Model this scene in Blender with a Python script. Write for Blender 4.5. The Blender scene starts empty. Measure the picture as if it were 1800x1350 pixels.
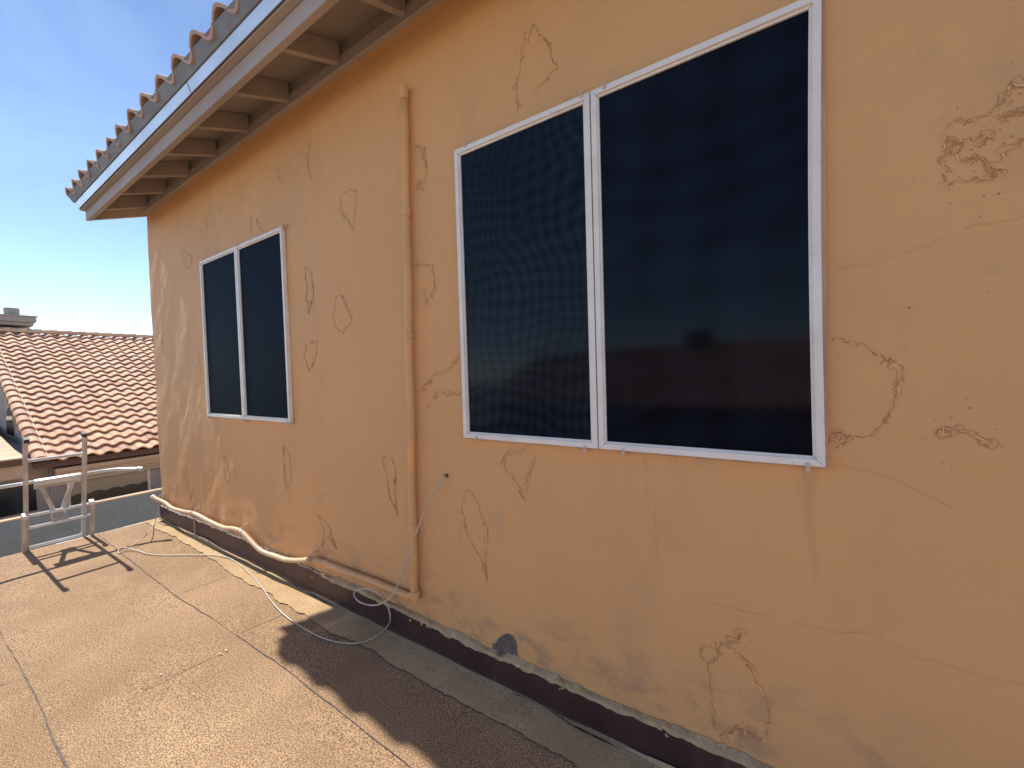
import bpy, math, random
from mathutils import Vector, Matrix
random.seed(7)
C = bpy.context.scene.collection
H = 4.7                       # eye height above the yard
# ---------------------------------------------------------------- camera
# axes: u = along the wall away from the camera, n = into the wall, z = up (camera at 0,0,0 in these)
F, PX, PY = 700.0, 900.0, 675.0
RU = Vector((-0.83795506, 0.01013341, 0.54564515))
RN = Vector((0.54490623, -0.03968594, 0.8375573))
RZ = Vector((-0.03014175, -0.99916082, -0.02773327))
def W(u, n, z): return Vector((-u, n, z + H))
def ray(px, py):
    d = Vector((px - PX, py - PY, F)); return Vector((RU.dot(d), RN.dot(d), RZ.dot(d)))
def on_n(px, py, n): r = ray(px, py); return r * (n / r[1])
def on_z(px, py, z): r = ray(px, py); return r * (z / r[2])
def on_u(px, py, u): r = ray(px, py); return r * (u / r[0])
cam = bpy.data.cameras.new('camera'); cam.lens = 14.0; cam.sensor_width = 36; cam.clip_start = .05; cam.clip_end = 3000
co = bpy.data.objects.new('camera', cam); C.objects.link(co)
right = Vector((-RU[0], RN[0], RZ[0])); up = -Vector((-RU[1], RN[1], RZ[1])); back = -Vector((-RU[2], RN[2], RZ[2]))
M = Matrix((right, up, back)).transposed().to_4x4(); M.translation = (0, 0, H)
co.matrix_world = M
bpy.context.scene.camera = co
# ---------------------------------------------------------------- light
SUN = Vector((1.0, 0.020, -0.940)).normalized()      # direction of travel, world x = -u
el = math.asin(-SUN.z); az = math.atan2(-SUN.x, -SUN.y)
w = bpy.data.worlds.new('World'); bpy.context.scene.world = w; w.use_nodes = True
nt = w.node_tree; bg = nt.nodes['Background']; sky = nt.nodes.new('ShaderNodeTexSky')
sky.sky_type = 'NISHITA'; sky.sun_disc = False; sky.sun_elevation = el; sky.sun_rotation = az
sky.altitude = 300; sky.air_density = 0.6; sky.dust_density = 0.0; sky.ozone_density = 0.3
bg.inputs['Strength'].default_value = 0.118
tcw = nt.nodes.new('ShaderNodeTexCoord'); mpw = nt.nodes.new('ShaderNodeMapping'); mpw.inputs['Scale'].default_value = (1.2, 2.4, 4.0); mpw.inputs['Rotation'].default_value = (.3, .2, .5)
nzw = nt.nodes.new('ShaderNodeTexNoise'); nzw.inputs['Scale'].default_value = 1.6; nzw.inputs['Detail'].default_value = 7; nzw.inputs['Roughness'].default_value = .6; nzw.inputs['Distortion'].default_value = .6
rgw = nt.nodes.new('ShaderNodeMapRange'); rgw.inputs[1].default_value = .45; rgw.inputs[2].default_value = .8; rgw.inputs[4].default_value = .16
mxw = nt.nodes.new('ShaderNodeMix'); mxw.data_type = 'RGBA'; mxw.inputs[7].default_value = (5.0, 6.2, 6.6, 1)     # thin high cirrus
nt.links.new(tcw.outputs['Generated'], mpw.inputs[0]); nt.links.new(mpw.outputs[0], nzw.inputs['Vector']); nt.links.new(nzw.outputs['Fac'], rgw.inputs[0]); nt.links.new(rgw.outputs[0], mxw.inputs[0]); nt.links.new(sky.outputs[0], mxw.inputs[6])
nt.links.new(mxw.outputs[2], bg.inputs[0])
sl = bpy.data.lights.new('sun', 'SUN'); sl.energy = 3.5; sl.angle = math.radians(.5); sl.color = (1, .95, .87)
so = bpy.data.objects.new('sun', sl); C.objects.link(so); so.rotation_euler = SUN.to_track_quat('-Z', 'Y').to_euler()
so.location = (-30, 0, 40)
vs = bpy.context.scene.view_settings
vs.view_transform = 'Standard'; vs.look = 'None'; vs.exposure = 0.98; vs.gamma = 1
# ---------------------------------------------------------------- materials
def mat(name, col, rough=.7, metal=0., spec=.5, var=None, vscale=3., vdet=6, vstretch=(1, 1, 1), fine=None, fscale=120., bump=0., bscale=60., bdist=.002, lo=.35, hi=.65, streak=None, tint=None, b2=None):
    m = bpy.data.materials.new(name); m.use_nodes = True; t = m.node_tree; N = t.nodes; L = t.links
    p = N['Principled BSDF']; p.inputs['Roughness'].default_value = rough; p.inputs['Metallic'].default_value = metal
    p.inputs['Specular IOR Level'].default_value = spec
    tc = N.new('ShaderNodeTexCoord')
    def mp(s, o=0):
        x = N.new('ShaderNodeMapping'); x.inputs['Scale'].default_value = s; x.inputs['Location'].default_value = (o, o * .7, o * 1.3); L.new(tc.outputs['Object'], x.inputs[0]); return x
    def noise(sc, det, s=(1, 1, 1), o=0, rg=.55, dis=0):
        n = N.new('ShaderNodeTexNoise'); n.inputs['Scale'].default_value = sc; n.inputs['Detail'].default_value = det; n.inputs['Roughness'].default_value = rg; n.inputs['Distortion'].default_value = dis
        L.new(mp(s, o).outputs[0], n.inputs['Vector']); return n
    def ramp(src, a, b):
        r = N.new('ShaderNodeMapRange'); r.inputs[1].default_value = a; r.inputs[2].default_value = b; L.new(src, r.inputs[0]); return r.outputs[0]
    def mix(f, a, b):
        x = N.new('ShaderNodeMix'); x.data_type = 'RGBA'
        if f is not None: L.new(f, x.inputs[0])
        for i, v in ((6, a), (7, b)):
            if isinstance(v, (tuple, list)): x.inputs[i].default_value = (*v[:3], 1)
            else: L.new(v, x.inputs[i])
        return x.outputs[2]
    cur = col
    if tint:                                           # per-tile colour, stored on the mesh
        a = N.new('ShaderNodeAttribute'); a.attribute_name = 'tint'
        r = N.new('ShaderNodeValToRGB'); L.new(a.outputs['Fac'], r.inputs[0])
        els = r.color_ramp.elements
        while len(els) < len(tint): els.new(.5)
        for i, c in enumerate(tint): els[i].position = i / (len(tint) - 1); els[i].color = (*c, 1)
        cur = r.outputs[0]
    if var: cur = mix(ramp(noise(vscale, vdet, vstretch).outputs['Fac'], lo, hi), cur, var)
    if streak: cur = mix(ramp(noise(streak[1], 5, streak[2], 5, .6).outputs['Fac'], streak[3], streak[4]), cur, streak[0])
    if fine:
        cur = mix(ramp(noise(fscale, 2, (1, 1, 1), 9, .6).outputs['Fac'], .38, .62), cur, fine)
    if isinstance(cur, tuple): p.inputs['Base Color'].default_value = (*cur, 1)
    else: L.new(cur, p.inputs['Base Color'])
    if bump:
        b = N.new('ShaderNodeBump'); b.inputs['Strength'].default_value = bump; b.inputs['Distance'].default_value = bdist
        L.new(noise(bscale, 4, (1, 1, 1), 3).outputs['Fac'], b.inputs['Height']); last = b
        if b2:
            c = N.new('ShaderNodeBump'); c.inputs['Strength'].default_value = b2[0]; c.inputs['Distance'].default_value = b2[2]
            L.new(noise(b2[1], 4, (1, 1, 1), 13).outputs['Fac'], c.inputs['Height']); L.new(b.outputs[0], c.inputs['Normal']); last = c
        L.new(last.outputs[0], p.inputs['Normal'])
    m['h'] = 1
    return m
MT = {}
MT['stucco'] = mat('stucco_paint', (.80, .435, .178), .6, spec=.22, var=(.69, .38, .165), vscale=1.1, vdet=9, streak=((.52, .32, .175), 2.2, (1, 1, .35), .54, .80), fine=(.72, .40, .175), fscale=260, bump=.45, bscale=150, bdist=.002, b2=(.8, 6, .012))
def wall_dirt():                                       # run-off under the near window and scuffs along the foot of the wall
    t = MT['stucco'].node_tree; N = t.nodes; L = t.links; p = N['Principled BSDF']; src = p.inputs['Base Color'].links[0].from_socket
    tc = N.new('ShaderNodeTexCoord'); sx = N.new('ShaderNodeSeparateXYZ'); L.new(tc.outputs['Object'], sx.inputs[0])
    def rng(sock, a, b, c=0., d=1.):
        r = N.new('ShaderNodeMapRange'); r.interpolation_type = 'SMOOTHSTEP'; r.inputs[1].default_value = a; r.inputs[2].default_value = b; r.inputs[3].default_value = c; r.inputs[4].default_value = d; L.new(sock, r.inputs[0]); return r.outputs[0]
    def mul(a, b):
        m = N.new('ShaderNodeMath'); m.operation = 'MULTIPLY'; L.new(a, m.inputs[0]); L.new(b, m.inputs[1]); return m.outputs[0]
    def nz(sc, st, det=6):
        mp = N.new('ShaderNodeMapping'); mp.inputs['Scale'].default_value = st; L.new(tc.outputs['Object'], mp.inputs[0])
        n = N.new('ShaderNodeTexNoise'); n.inputs['Scale'].default_value = sc; n.inputs['Detail'].default_value = det; n.inputs['Roughness'].default_value = .65; L.new(mp.outputs[0], n.inputs['Vector']); return n.outputs['Fac']
    X, Z = sx.outputs['X'], sx.outputs['Z']
    run = mul(mul(mul(rng(X, -1.5, -1.2), rng(X, .1, .35, 1, 0)), mul(rng(Z, H - .95, H - .36), rng(Z, H - .34, H - .32, 1, 0))), rng(nz(13, (1, 1, .06)), .54, .72))
    foot = mul(rng(Z, H - 1.36, H - .98, 1, 0), rng(nz(5, (1, 1, 1.5)), .46, .66))
    smg = rng(nz(3.1, (1, 1, 1.2), 3), .63, .74)
    cur = src
    for f, c, k in ((run, (.44, .27, .14), .42), (foot, (.36, .24, .16), .60), (smg, (.50, .34, .20), .40)):
        f2 = N.new('ShaderNodeMath'); f2.operation = 'MULTIPLY'; f2.inputs[1].default_value = k; L.new(f, f2.inputs[0])
        mx = N.new('ShaderNodeMix'); mx.data_type = 'RGBA'; L.new(f2.outputs[0], mx.inputs[0]); L.new(cur, mx.inputs[6]); mx.inputs[7].default_value = (*c, 1); cur = mx.outputs[2]
    L.new(cur, p.inputs['Base Color'])
wall_dirt()
MT['peel_hi'] = mat('chipped_edge_highlight', (.92, .60, .30), .9, var=(.8, .48, .2), vscale=30)
MT['peel'] = mat('peeling_edge', (.36, .17, .07), .9, var=(.58, .30, .12), vscale=40)
MT['peel_faint'] = mat('hairline_crack', (.60, .30, .12), .9, var=(.74, .40, .17), vscale=20)
MT['scuff'] = mat('grey_scuff', (.46, .31, .21), .9, var=(.56, .35, .2), vscale=30)
MT['dark_patch'] = mat('dark_patch', (.105, .088, .08), .8, var=(.17, .14, .12), vscale=30)
MT['wood'] = mat('eave_paint', (.43, .37, .335), .65, var=(.34, .29, .26), vscale=4, vdet=7, vstretch=(.3, 1, 1), bump=.2, bscale=40, streak=((.33, .24, .19), 5, (.15, 1, 1), .62, .8))
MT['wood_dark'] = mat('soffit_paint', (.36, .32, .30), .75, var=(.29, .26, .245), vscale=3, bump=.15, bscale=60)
MT['metal_strip'] = mat('drip_metal', (.62, .66, .70), .3, .55, var=(.5, .52, .55), vscale=5, vstretch=(.5, 1, 1), streak=((.3, .27, .24), 30, (.2, 1, 1), .66, .75))
MT['bird'] = mat('eave_closure', (.24, .27, .31), .7, var=(.18, .20, .23), vscale=6)
MT['tile_own'] = mat('clay_tile_own', (.4, .2, .15), .85, tint=[(.50, .34, .27), (.58, .40, .31), (.44, .30, .25), (.54, .37, .26)], var=(.42, .32, .26), vscale=6, bump=.4, bscale=70, lo=.5, hi=.8)
MT['tile'] = mat('clay_tile', (.5, .3, .2), .8, tint=[(.68, .36, .21), (.82, .52, .30), (.66, .35, .23), (.77, .45, .26), (.52, .27, .17), (.79, .50, .33), (.70, .38, .22)], var=(.56, .32, .21), vscale=2.5, bump=.3, bscale=40, lo=.5, hi=.85)
MT['mortar'] = mat('mortar', (.82, .72, .58), .9, bump=.3, bscale=60)
MT['cap'] = mat('cap_sheet', (.60, .40, .225), .95, spec=.15, tint=[(.56, .375, .22), (.68, .47, .28)], var=(.43, .28, .165), vscale=1.1, vdet=10, fine=(.19, .11, .06), fscale=160, streak=((.64, .44, .26), 2.6, (1, 1, 1), .54, .75), bump=.6, bscale=230, bdist=.003, b2=(.35, 5, .008))
MT['strip'] = mat('pale_cap_strip', (.70, .50, .29), .95, spec=.2, var=(.50, .345, .19), vscale=4, vdet=8, fine=(.38, .24, .11), fscale=190, bump=.5, bscale=230, bdist=.002, streak=((.31, .23, .15), 7, (1, 1, 1), .62, .78))
MT['tar'] = mat('tar_line', (.07, .05, .045), .8, var=(.16, .11, .08), vscale=30)
MT['grit'] = mat('light_debris', (.6, .52, .42), .9)
MT['cement'] = mat('sealant', (.56, .40, .22), .9, var=(.38, .27, .15), vscale=14, bump=.6, bscale=50, bdist=.004, streak=((.72, .60, .44), 22, (1, 1, 1), .6, .7))
MT['flash'] = mat('dark_flashing', (.050, .022, .022), .5, spec=.4, var=(.070, .033, .030), vscale=5, bump=.25, bscale=14, bdist=.004, streak=((.11, .065, .055), 9, (1, 1, .10), .60, .8))
MT['white'] = mat('white_screen_frame', (.88, .83, .76), .4, var=(.78, .73, .66), vscale=7, streak=((.46, .37, .28), 26, (1, 1, .5), .67, .76), bump=.05, bscale=30)
MT['tan_trim'] = mat('tan_trim', (.62, .40, .24), .6, var=(.45, .25, .17), vscale=12, vstretch=(1, 1, .2))
MT['clip'] = mat('tan_clip', (.66, .50, .38), .5)
MT['dark'] = mat('dark_gap', (.02, .017, .015), .8)
MT['pipe'] = mat('painted_pipe', (.80, .43, .17), .5, var=(.68, .37, .15), vscale=5, streak=((.36, .20, .12), 18, (1, 1, .3), .64, .78))
MT['hose'] = mat('pale_hose', (.66, .46, .26), .5, var=(.55, .37, .20), vscale=9)
MT['cable'] = mat('white_cable', (.60, .53, .44), .4, var=(.45, .36, .27), vscale=14)
MT['alu'] = mat('aluminium', (.66, .62, .56), .45, .35, var=(.47, .43, .38), vscale=9, vdet=7, bump=.1, bscale=80)
MT['alu_bright'] = mat('aluminium_bright', (.85, .84, .82), .35, .2, var=(.68, .66, .62), vscale=12)
MT['rub'] = mat('ladder_cap', (.05, .045, .04), .7)
MT['nwall'] = mat('neighbour_stucco', (.46, .38, .33), .85, var=(.36, .30, .27), vscale=1.5, bump=.3, bscale=50)
MT['ntrim'] = mat('neighbour_trim', (.58, .45, .31), .8, var=(.52, .40, .28), vscale=2, bump=.2, bscale=50)
MT['chim'] = mat('chimney_stucco', (.42, .37, .33), .85, var=(.36, .32, .29), vscale=2)
MT['nfascia'] = mat('neighbour_fascia', (.13, .075, .06), .8)
MT['nroof'] = mat('low_roof', (.62, .50, .33), .95, var=(.50, .39, .26), vscale=1.5, vdet=8, bump=.4, bscale=60)
MT['pane_reflection'] = mat('tan_reflection_band', (.46, .36, .23), .8)  # colour of the light band reflected in the neighbour's pane
MT['earth'] = mat('gravel_yard', (.40, .31, .23), .95, var=(.30, .23, .17), vscale=.6, vdet=10, fine=(.24, .19, .15), fscale=40, bump=.6, bscale=30, bdist=.02)
def glass_mat(name, base, rough, spec, ior=1.45):
    m = bpy.data.materials.new(name); m.use_nodes = True; p = m.node_tree.nodes['Principled BSDF']
    p.inputs['Base Color'].default_value = (*base, 1); p.inputs['Roughness'].default_value = rough; p.inputs['Specular IOR Level'].default_value = spec; p.inputs['IOR'].default_value = ior
    return m
def screen_mat(name, moire, base, spec, fx=6.2, fz_=5.0):               # fine woven solar mesh over glass
    m = glass_mat(name, base, .07, spec); t = m.node_tree; N = t.nodes; L = t.links; p = N['Principled BSDF']
    tc = N.new('ShaderNodeTexCoord')
    sp = N.new('ShaderNodeTexNoise'); sp.inputs['Scale'].default_value = 2.2; sp.inputs['Detail'].default_value = 1; L.new(tc.outputs['Object'], sp.inputs['Vector'])
    va = N.new('ShaderNodeVectorMath'); va.operation = 'MULTIPLY_ADD'; va.inputs[1].default_value = (.30, .30, .30)
    L.new(sp.outputs['Color'], va.inputs[0]); L.new(tc.outputs['Object'], va.inputs[2])
    outs = []
    for ax, sc in (('X', fx), ('Z', fz_)):            # moire of mesh and its reflection, put into the colour as soft bands
        wv = N.new('ShaderNodeTexWave'); wv.bands_direction = ax; wv.inputs['Scale'].default_value = sc; wv.inputs['Distortion'].default_value = .4; wv.inputs['Detail'].default_value = 1
        L.new(va.outputs[0], wv.inputs['Vector']); outs.append(wv.outputs['Fac'])
    mu = N.new('ShaderNodeMath'); mu.operation = 'ADD'; L.new(outs[0], mu.inputs[0]); L.new(outs[1], mu.inputs[1])
    big = N.new('ShaderNodeTexNoise'); big.inputs['Scale'].default_value = 1.6; big.inputs['Detail'].default_value = 2; L.new(tc.outputs['Object'], big.inputs['Vector'])
    m2 = N.new('ShaderNodeMath'); m2.operation = 'MULTIPLY'; L.new(mu.outputs[0], m2.inputs[0]); L.new(big.outputs['Fac'], m2.inputs[1])
    mx = N.new('ShaderNodeMix'); mx.data_type = 'RGBA'; mx.inputs[6].default_value = (*base, 1); mx.inputs[7].default_value = (*[c * (1 + moire) for c in base], 1)
    L.new(m2.outputs[0], mx.inputs[0]); L.new(mx.outputs[2], p.inputs['Base Color'])
    b2 = N.new('ShaderNodeBump'); b2.inputs['Strength'].default_value = .10; b2.inputs['Distance'].default_value = .01; L.new(sp.outputs['Fac'], b2.inputs['Height'])
    L.new(b2.outputs[0], p.inputs['Normal'])
    return m
MT['screen_moire'] = screen_mat('solar_screen_moire', 2.0, (.0045, .0075, .012), .17)
MT['screen'] = screen_mat('solar_screen', 1.4, (.0025, .0035, .007), .20, 1.3, 1.9)
MT['screen_far'] = screen_mat('solar_screen_far', .0, (.011, .020, .031), .08)
for _k, _r, _i in (('screen_far', .45, 1.15), ('screen_moire', .09, 1.4), ('screen', .07, 1.4)):
    MT[_k].node_tree.nodes['Principled BSDF'].inputs['Roughness'].default_value = _r; MT[_k].node_tree.nodes['Principled BSDF'].inputs['IOR'].default_value = _i
MT['nglass'] = glass_mat('brown_window_glass', (.13, .10, .065), .2, .4)
MT['nglass2'] = glass_mat('dark_window_glass', (.035, .03, .03), .15, .4)
# block wall paint
def block_mat():
    m = mat('blue_grey_block', (.15, .19, .235), .85, bump=.4, bscale=50); t = m.node_tree; N = t.nodes; L = t.links; p = N['Principled BSDF']
    tc = N.new('ShaderNodeTexCoord'); sx = N.new('ShaderNodeSeparateXYZ'); cx = N.new('ShaderNodeCombineXYZ')
    L.new(tc.outputs['Object'], sx.inputs[0]); L.new(sx.outputs['Y'], cx.inputs['X']); L.new(sx.outputs['Z'], cx.inputs['Y'])
    def brick(ms, m_, ro=0):
        b = N.new('ShaderNodeTexBrick'); b.inputs['Scale'].default_value = 1; b.inputs['Brick Width'].default_value = .4; b.inputs['Row Height'].default_value = .2; b.inputs['Mortar Size'].default_value = ms
        b.inputs['Color1'].default_value = (.21, .30, .37, 1); b.inputs['Color2'].default_value = (.195, .285, .35, 1); b.inputs['Mortar'].default_value = m_; b.inputs['Mortar Smooth'].default_value = .1
        L.new(cx.outputs[0], b.inputs['Vector']); return b
    b = brick(.004, (.15, .21, .26, 1)); L.new(b.outputs['Color'], p.inputs['Base Color'])
    return m
MT['block'] = block_mat()
# ---------------------------------------------------------------- mesh helpers
class MB:
    def __init__(s): s.v = []; s.f = []; s.m = []; s.t = []; s.mats = []
    def mi(s, name):
        if name not in s.mats: s.mats.append(name)
        return s.mats.index(name)
    def face(s, pts, m, tint=0.):
        b = len(s.v); s.v += [tuple(p) for p in pts]; s.f.append(tuple(range(b, b + len(pts)))); s.m.append(s.mi(m)); s.t.append(tint)
    def box(s, u0, u1, n0, n1, z0, z1, m, tint=0.):
        s.hexa([W(u, n, z) for z in (z0, z1) for u, n in ((u0, n0), (u1, n0), (u1, n1), (u0, n1))], m, tint)
    def hexa(s, p, m, tint=0.):
        b = len(s.v); s.v += [tuple(x) for x in p]; k = s.mi(m)
        for q in ((0, 1, 2, 3), (4, 5, 6, 7), (0, 1, 5, 4), (1, 2, 6, 5), (2, 3, 7, 6), (3, 0, 4, 7)):
            s.f.append(tuple(b + i for i in q)); s.m.append(k); s.t.append(tint)
    def beam(s, a, b, wv, hv, m):                      # a,b world points, wv/hv half-size vectors
        s.hexa([a - wv - hv, a + wv - hv, a + wv + hv, a - wv + hv, b - wv - hv, b + wv - hv, b + wv + hv, b - wv + hv], m)
    def tube(s, pts, r, m, seg=10, cap=True):
        k = s.mi(m); base = len(s.v); n = len(pts); ref = Vector((.13, .2, .97))
        for i, p in enumerate(pts):
            d = (pts[min(i + 1, n - 1)] - pts[max(i - 1, 0)]).normalized()
            a = d.cross(ref)
            if a.length < .15: a = d.cross(Vector((1, .2, 0)))
            a.normalize(); b = d.cross(a); rr = r[i] if isinstance(r, (list, tuple)) else r
            if i and a.dot(pa) < 0: a = -a; b = -b
            pa = a
            for j in range(seg):
                t = 2 * math.pi * j / seg; s.v.append(tuple(p + a * math.cos(t) * rr + b * math.sin(t) * rr))
        for i in range(n - 1):
            for j in range(seg):
                j2 = (j + 1) % seg; s.f.append((base + i * seg + j, base + i * seg + j2, base + (i + 1) * seg + j2, base + (i + 1) * seg + j)); s.m.append(k); s.t.append(0)
        if cap:
            s.f.append(tuple(base + j for j in range(seg))); s.m.append(k); s.t.append(0)
            s.f.append(tuple(base + (n - 1) * seg + j for j in range(seg))); s.m.append(k); s.t.append(0)
    def build(s, name, parent=None, smooth=False, label=None, tint=False, bevel=0.):
        me = bpy.data.meshes.new(name); me.from_pydata(s.v, [], s.f)
        for n in s.mats: me.materials.append(MT[n])
        me.polygons.foreach_set('material_index', s.m)
        if smooth: me.polygons.foreach_set('use_smooth', [True] * len(s.f))
        if tint:
            a = me.attributes.new('tint', 'FLOAT', 'FACE'); a.data.foreach_set('value', s.t)
        me.update()
        o = bpy.data.objects.new(name, me); C.objects.link(o)
        if parent is not None: o.parent = parent
        if label: o['label'] = label
        if bevel:
            b = o.modifiers.new('bevel', 'BEVEL'); b.width = bevel; b.segments = 2; b.limit_method = 'ANGLE'; b.angle_limit = math.radians(50)
        if not tint and len(s.f) < 60000 and name not in NORECALC:
            import bmesh
            bm = bmesh.new(); bm.from_mesh(me); bmesh.ops.remove_doubles(bm, verts=bm.verts, dist=1e-5) if name in WELD else None
            bmesh.ops.recalc_face_normals(bm, faces=bm.faces); bm.to_mesh(me); bm.free()
        return o
NORECALC = {'wall', 'flat_roof', 'base_flashing', 'ground'}; WELD = set()
def thing(name, label, cat, group=None):
    o = bpy.data.objects.new(name, None); C.objects.link(o); o['label'] = label; o['category'] = cat; o.empty_display_size = .3
    if group: o['group'] = group
    return o
def tag(o, label, cat, group=None):
    o['label'] = label; o['category'] = cat
    if group: o['group'] = group
    return o
def place(root, loc):                                  # move a thing's origin to its base, parts stay put
    loc = Vector(loc); root.location = loc
    for c in root.children: c.location = c.location - loc
def spline(P, k=8):
    out = []; n = len(P)
    for i in range(n - 1):
        a, b, c, d = P[max(i - 1, 0)], P[i], P[i + 1], P[min(i + 2, n - 1)]
        for j in range(k):
            t = j / k; out.append(.5 * ((2 * b) + (c - a) * t + (2 * a - 5 * b + 4 * c - d) * t * t + (3 * b - a - 3 * c + d) * t ** 3))
    out.append(P[-1]); return out
def vnoise(x, y, seed=0):                              # smooth value noise
    def h(i, j):
        q = math.sin(i * 127.1 + j * 311.7 + seed * 74.7) * 43758.5453; return q - math.floor(q)
    i, j = math.floor(x), math.floor(y); fx, fy = x - i, y - j; fx = fx * fx * (3 - 2 * fx); fy = fy * fy * (3 - 2 * fy)
    return (h(i, j) * (1 - fx) + h(i + 1, j) * fx) * (1 - fy) + (h(i, j + 1) * (1 - fx) + h(i + 1, j + 1) * fx) * fy
# ---------------------------------------------------------------- setting
ZF = -1.57
m = MB()
m.face([W(-150, -150, -H), W(300, -150, -H), W(300, 200, -H), W(-150, 200, -H)], 'earth')
g = m.build('ground'); g['kind'] = 'structure'
# the flat roof we stand on: rolled cap sheets laid along the wall, each lapping the next
WN = 1.6; UE = 6.0; UB = -5.0
m = MB()
edges = [-4.0, -3.5, -2.74, -1.98, -1.22, -.46, .30, 1.06, 1.62]
def lap(n0, u): return n0 + .012 * math.sin(u * 1.9 + n0 * 9) + .012 * (vnoise(u * 3, n0 * 7, 2) - .5) + .006 * (vnoise(u * 14, n0, 5) - .5)
du = .05; nu = int((UE - UB) / du)
for i in range(len(edges) - 1):
    a, b = edges[i], edges[i + 1]; rows = 6
    for k in range(nu):
        u0 = UB + k * du; u1 = u0 + du
        def P(u, r):
            na = lap(a, u) if i else a; nb = lap(b, u) + .03 if i < len(edges) - 2 else b
            q = r / rows; n = na + (nb - na) * q
            z = ZF + .0030 * (1 - q) + .006 * (vnoise(u * 1.3, n * 1.6, 4) - .5) + .003 * (vnoise(u * 5, n * 5, 8) - .5)
            if n > 1.5: z += 0
            return W(u, n, z)
        for r in range(rows): m.face([P(u0, r), P(u1, r), P(u1, r + 1), P(u0, r + 1)], 'cap', [.5, .2, .7, .4, .8, .25, .65, .45][i] + (.35 if i == 6 and 2.0 < u0 < 2.75 else 0) - (.2 if i == 5 and u0 > 4 else 0))
def fz(u, n): return ZF + .0030 + .006 * (vnoise(u * 1.3, n * 1.6, 4) - .5) + .003 * (vnoise(u * 5, n * 5, 8) - .5)
for n0 in edges[1:-1]:                                 # dark lap lines
    for k in range(nu * 2):
        u0 = UB + k * du / 2; u1 = u0 + du / 2; wd = lambda u: .0010 + .0030 * vnoise(u * 9, n0 * 3, 6) ** 2
        if vnoise(u0 * 2, n0, 9) < .12: continue
        m.face([W(u0, lap(n0, u0) - wd(u0), fz(u0, n0) + .0022), W(u1, lap(n0, u1) - wd(u1), fz(u1, n0) + .0022), W(u1, lap(n0, u1) + wd(u1), fz(u1, n0) + .0032), W(u0, lap(n0, u0) + wd(u0), fz(u0, n0) + .0032)], 'tar')
for (px, py, qx, qy) in ((320, 1043, 395, 1014), (415, 1117, 500, 1080), (395, 1145, 250, 1215), (30, 1195, -30, 1215)):   # end laps
    a = on_z(px, py, ZF); b = on_z(qx, qy, ZF); N_ = 26; pr = None
    for j in range(N_ + 1):
        t = j / N_; c = a.lerp(b, t); c.x += .010 * (vnoise(t * 8, px, 3) - .5)
        wd = .0012 + .002 * vnoise(t * 13, px, 4); q = (W(c.x - wd, c.y, fz(c.x, c.y) + .0045), W(c.x + wd, c.y, fz(c.x, c.y) + .0045))
        if pr: m.face([pr[0], pr[1], q[1], q[0]], 'tar')
        pr = q
for (px, py, r) in ((397, 1145, .013), (388, 1151, .010), (382, 1153, .006), (340, 1222, .008), (282, 1187, .007), (76, 1048, .008)):   # bits of light debris
    c = on_z(px, py, ZF); pts = []
    for j in range(9):
        t = j / 9 * 2 * math.pi; rr = r * (.3 + 1.1 * random.random()); pts.append(W(c.x + rr * 1.8 * math.cos(t), c.y + rr * .5 * math.sin(t), fz(c.x, c.y) + .006))
    m.face(pts, 'grit')
rg = random.Random(5)
for i in range(170):                                    # grit and crumbs lying on the sheets
    u_ = rg.uniform(.6, 5.8); n_ = rg.choice([rg.uniform(-.6, 1.5), rg.uniform(1.2, 1.56)]); r = rg.uniform(.002, .0055); z_ = fz(u_, n_) + .006
    p8 = [W(u_ + r * math.cos(t), n_ + r * rg.uniform(.5, 1) * math.sin(t), z_) for t in (0, 1.1, 2.3, 3.4, 4.4, 5.4)]; tp = W(u_, n_, z_ + r * .8); mt_ = rg.choice(['grit', 'tar', 'cement', 'tar'])
    for j in range(6): m.face([p8[j], p8[(j + 1) % 6], tp], mt_)
# pale strip beside the wall with a ragged outer edge
def nstrip(u): return 1.40 + .012 * (u - 2) + .02 * math.sin(u * 1.7) * .6 + .035 * (vnoise(u * 3.5, 1, 11) - .5) + .02 * (vnoise(u * 13, 2, 12) - .5) + .008 * (vnoise(u * 50, 2, 12) - .5)
for k in range(int((UE - UB) / .02)):
    u0 = UB + k * .02; u1 = u0 + .02
    for r in range(4):
        def P(u, r):
            a = nstrip(u); n = a + (1.60 - a) * r / 4
            return W(u, n, fz(u, n) + .0055 + .006 * (vnoise(u * 6, n * 9, 21) - .5) * (r > 0) + .008 * (r / 4) ** 4)
        m.face([P(u0, r), P(u1, r), P(u1, r + 1), P(u0, r + 1)], 'strip')
# body and metal edge
m.box(UB, UE - .01, -4.0, 1.58, ZF - .14, ZF - .02, 'nfascia')
fr = m.build('flat_roof', smooth=True, tint=True); fr['kind'] = 'structure'
# ---------------------------------------------------------------- our house
house = thing('stucco_house', 'tan orange stucco house with clay tile eave, two dark screened windows and dark base band', 'house')
W1 = 5.93                                              # far corner of the wall
m = MB()
def wd(u, z):                                          # trowelled waves of the wall face
    a = .0035 * (vnoise(u * 2.2, z * 2.2, 31) - .5) + .0020 * (vnoise(u * 6, z * 5, 32) - .5)
    f = min(max((u - 2.2) / 1.6, 0), 1)
    a += f * (.010 * (vnoise(u * 3.1 + z, z * 2.0, 33) - .5) + .0065 * (vnoise(u * 7 + 3 * z, z * 4, 34) - .5) + .0024 * (vnoise(u * 15 + z * 5, z * 9, 35) - .5) + .0014 * (vnoise(u * 26 - z * 12, z * 16, 36) - .5))
    return a
st = .022; k0 = int((W1 - UB) / st); zt, zb = 2.15, -1.60; k1 = int((zt - zb) / st) + 1
base = len(m.v); k_ = m.mi('stucco')
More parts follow.
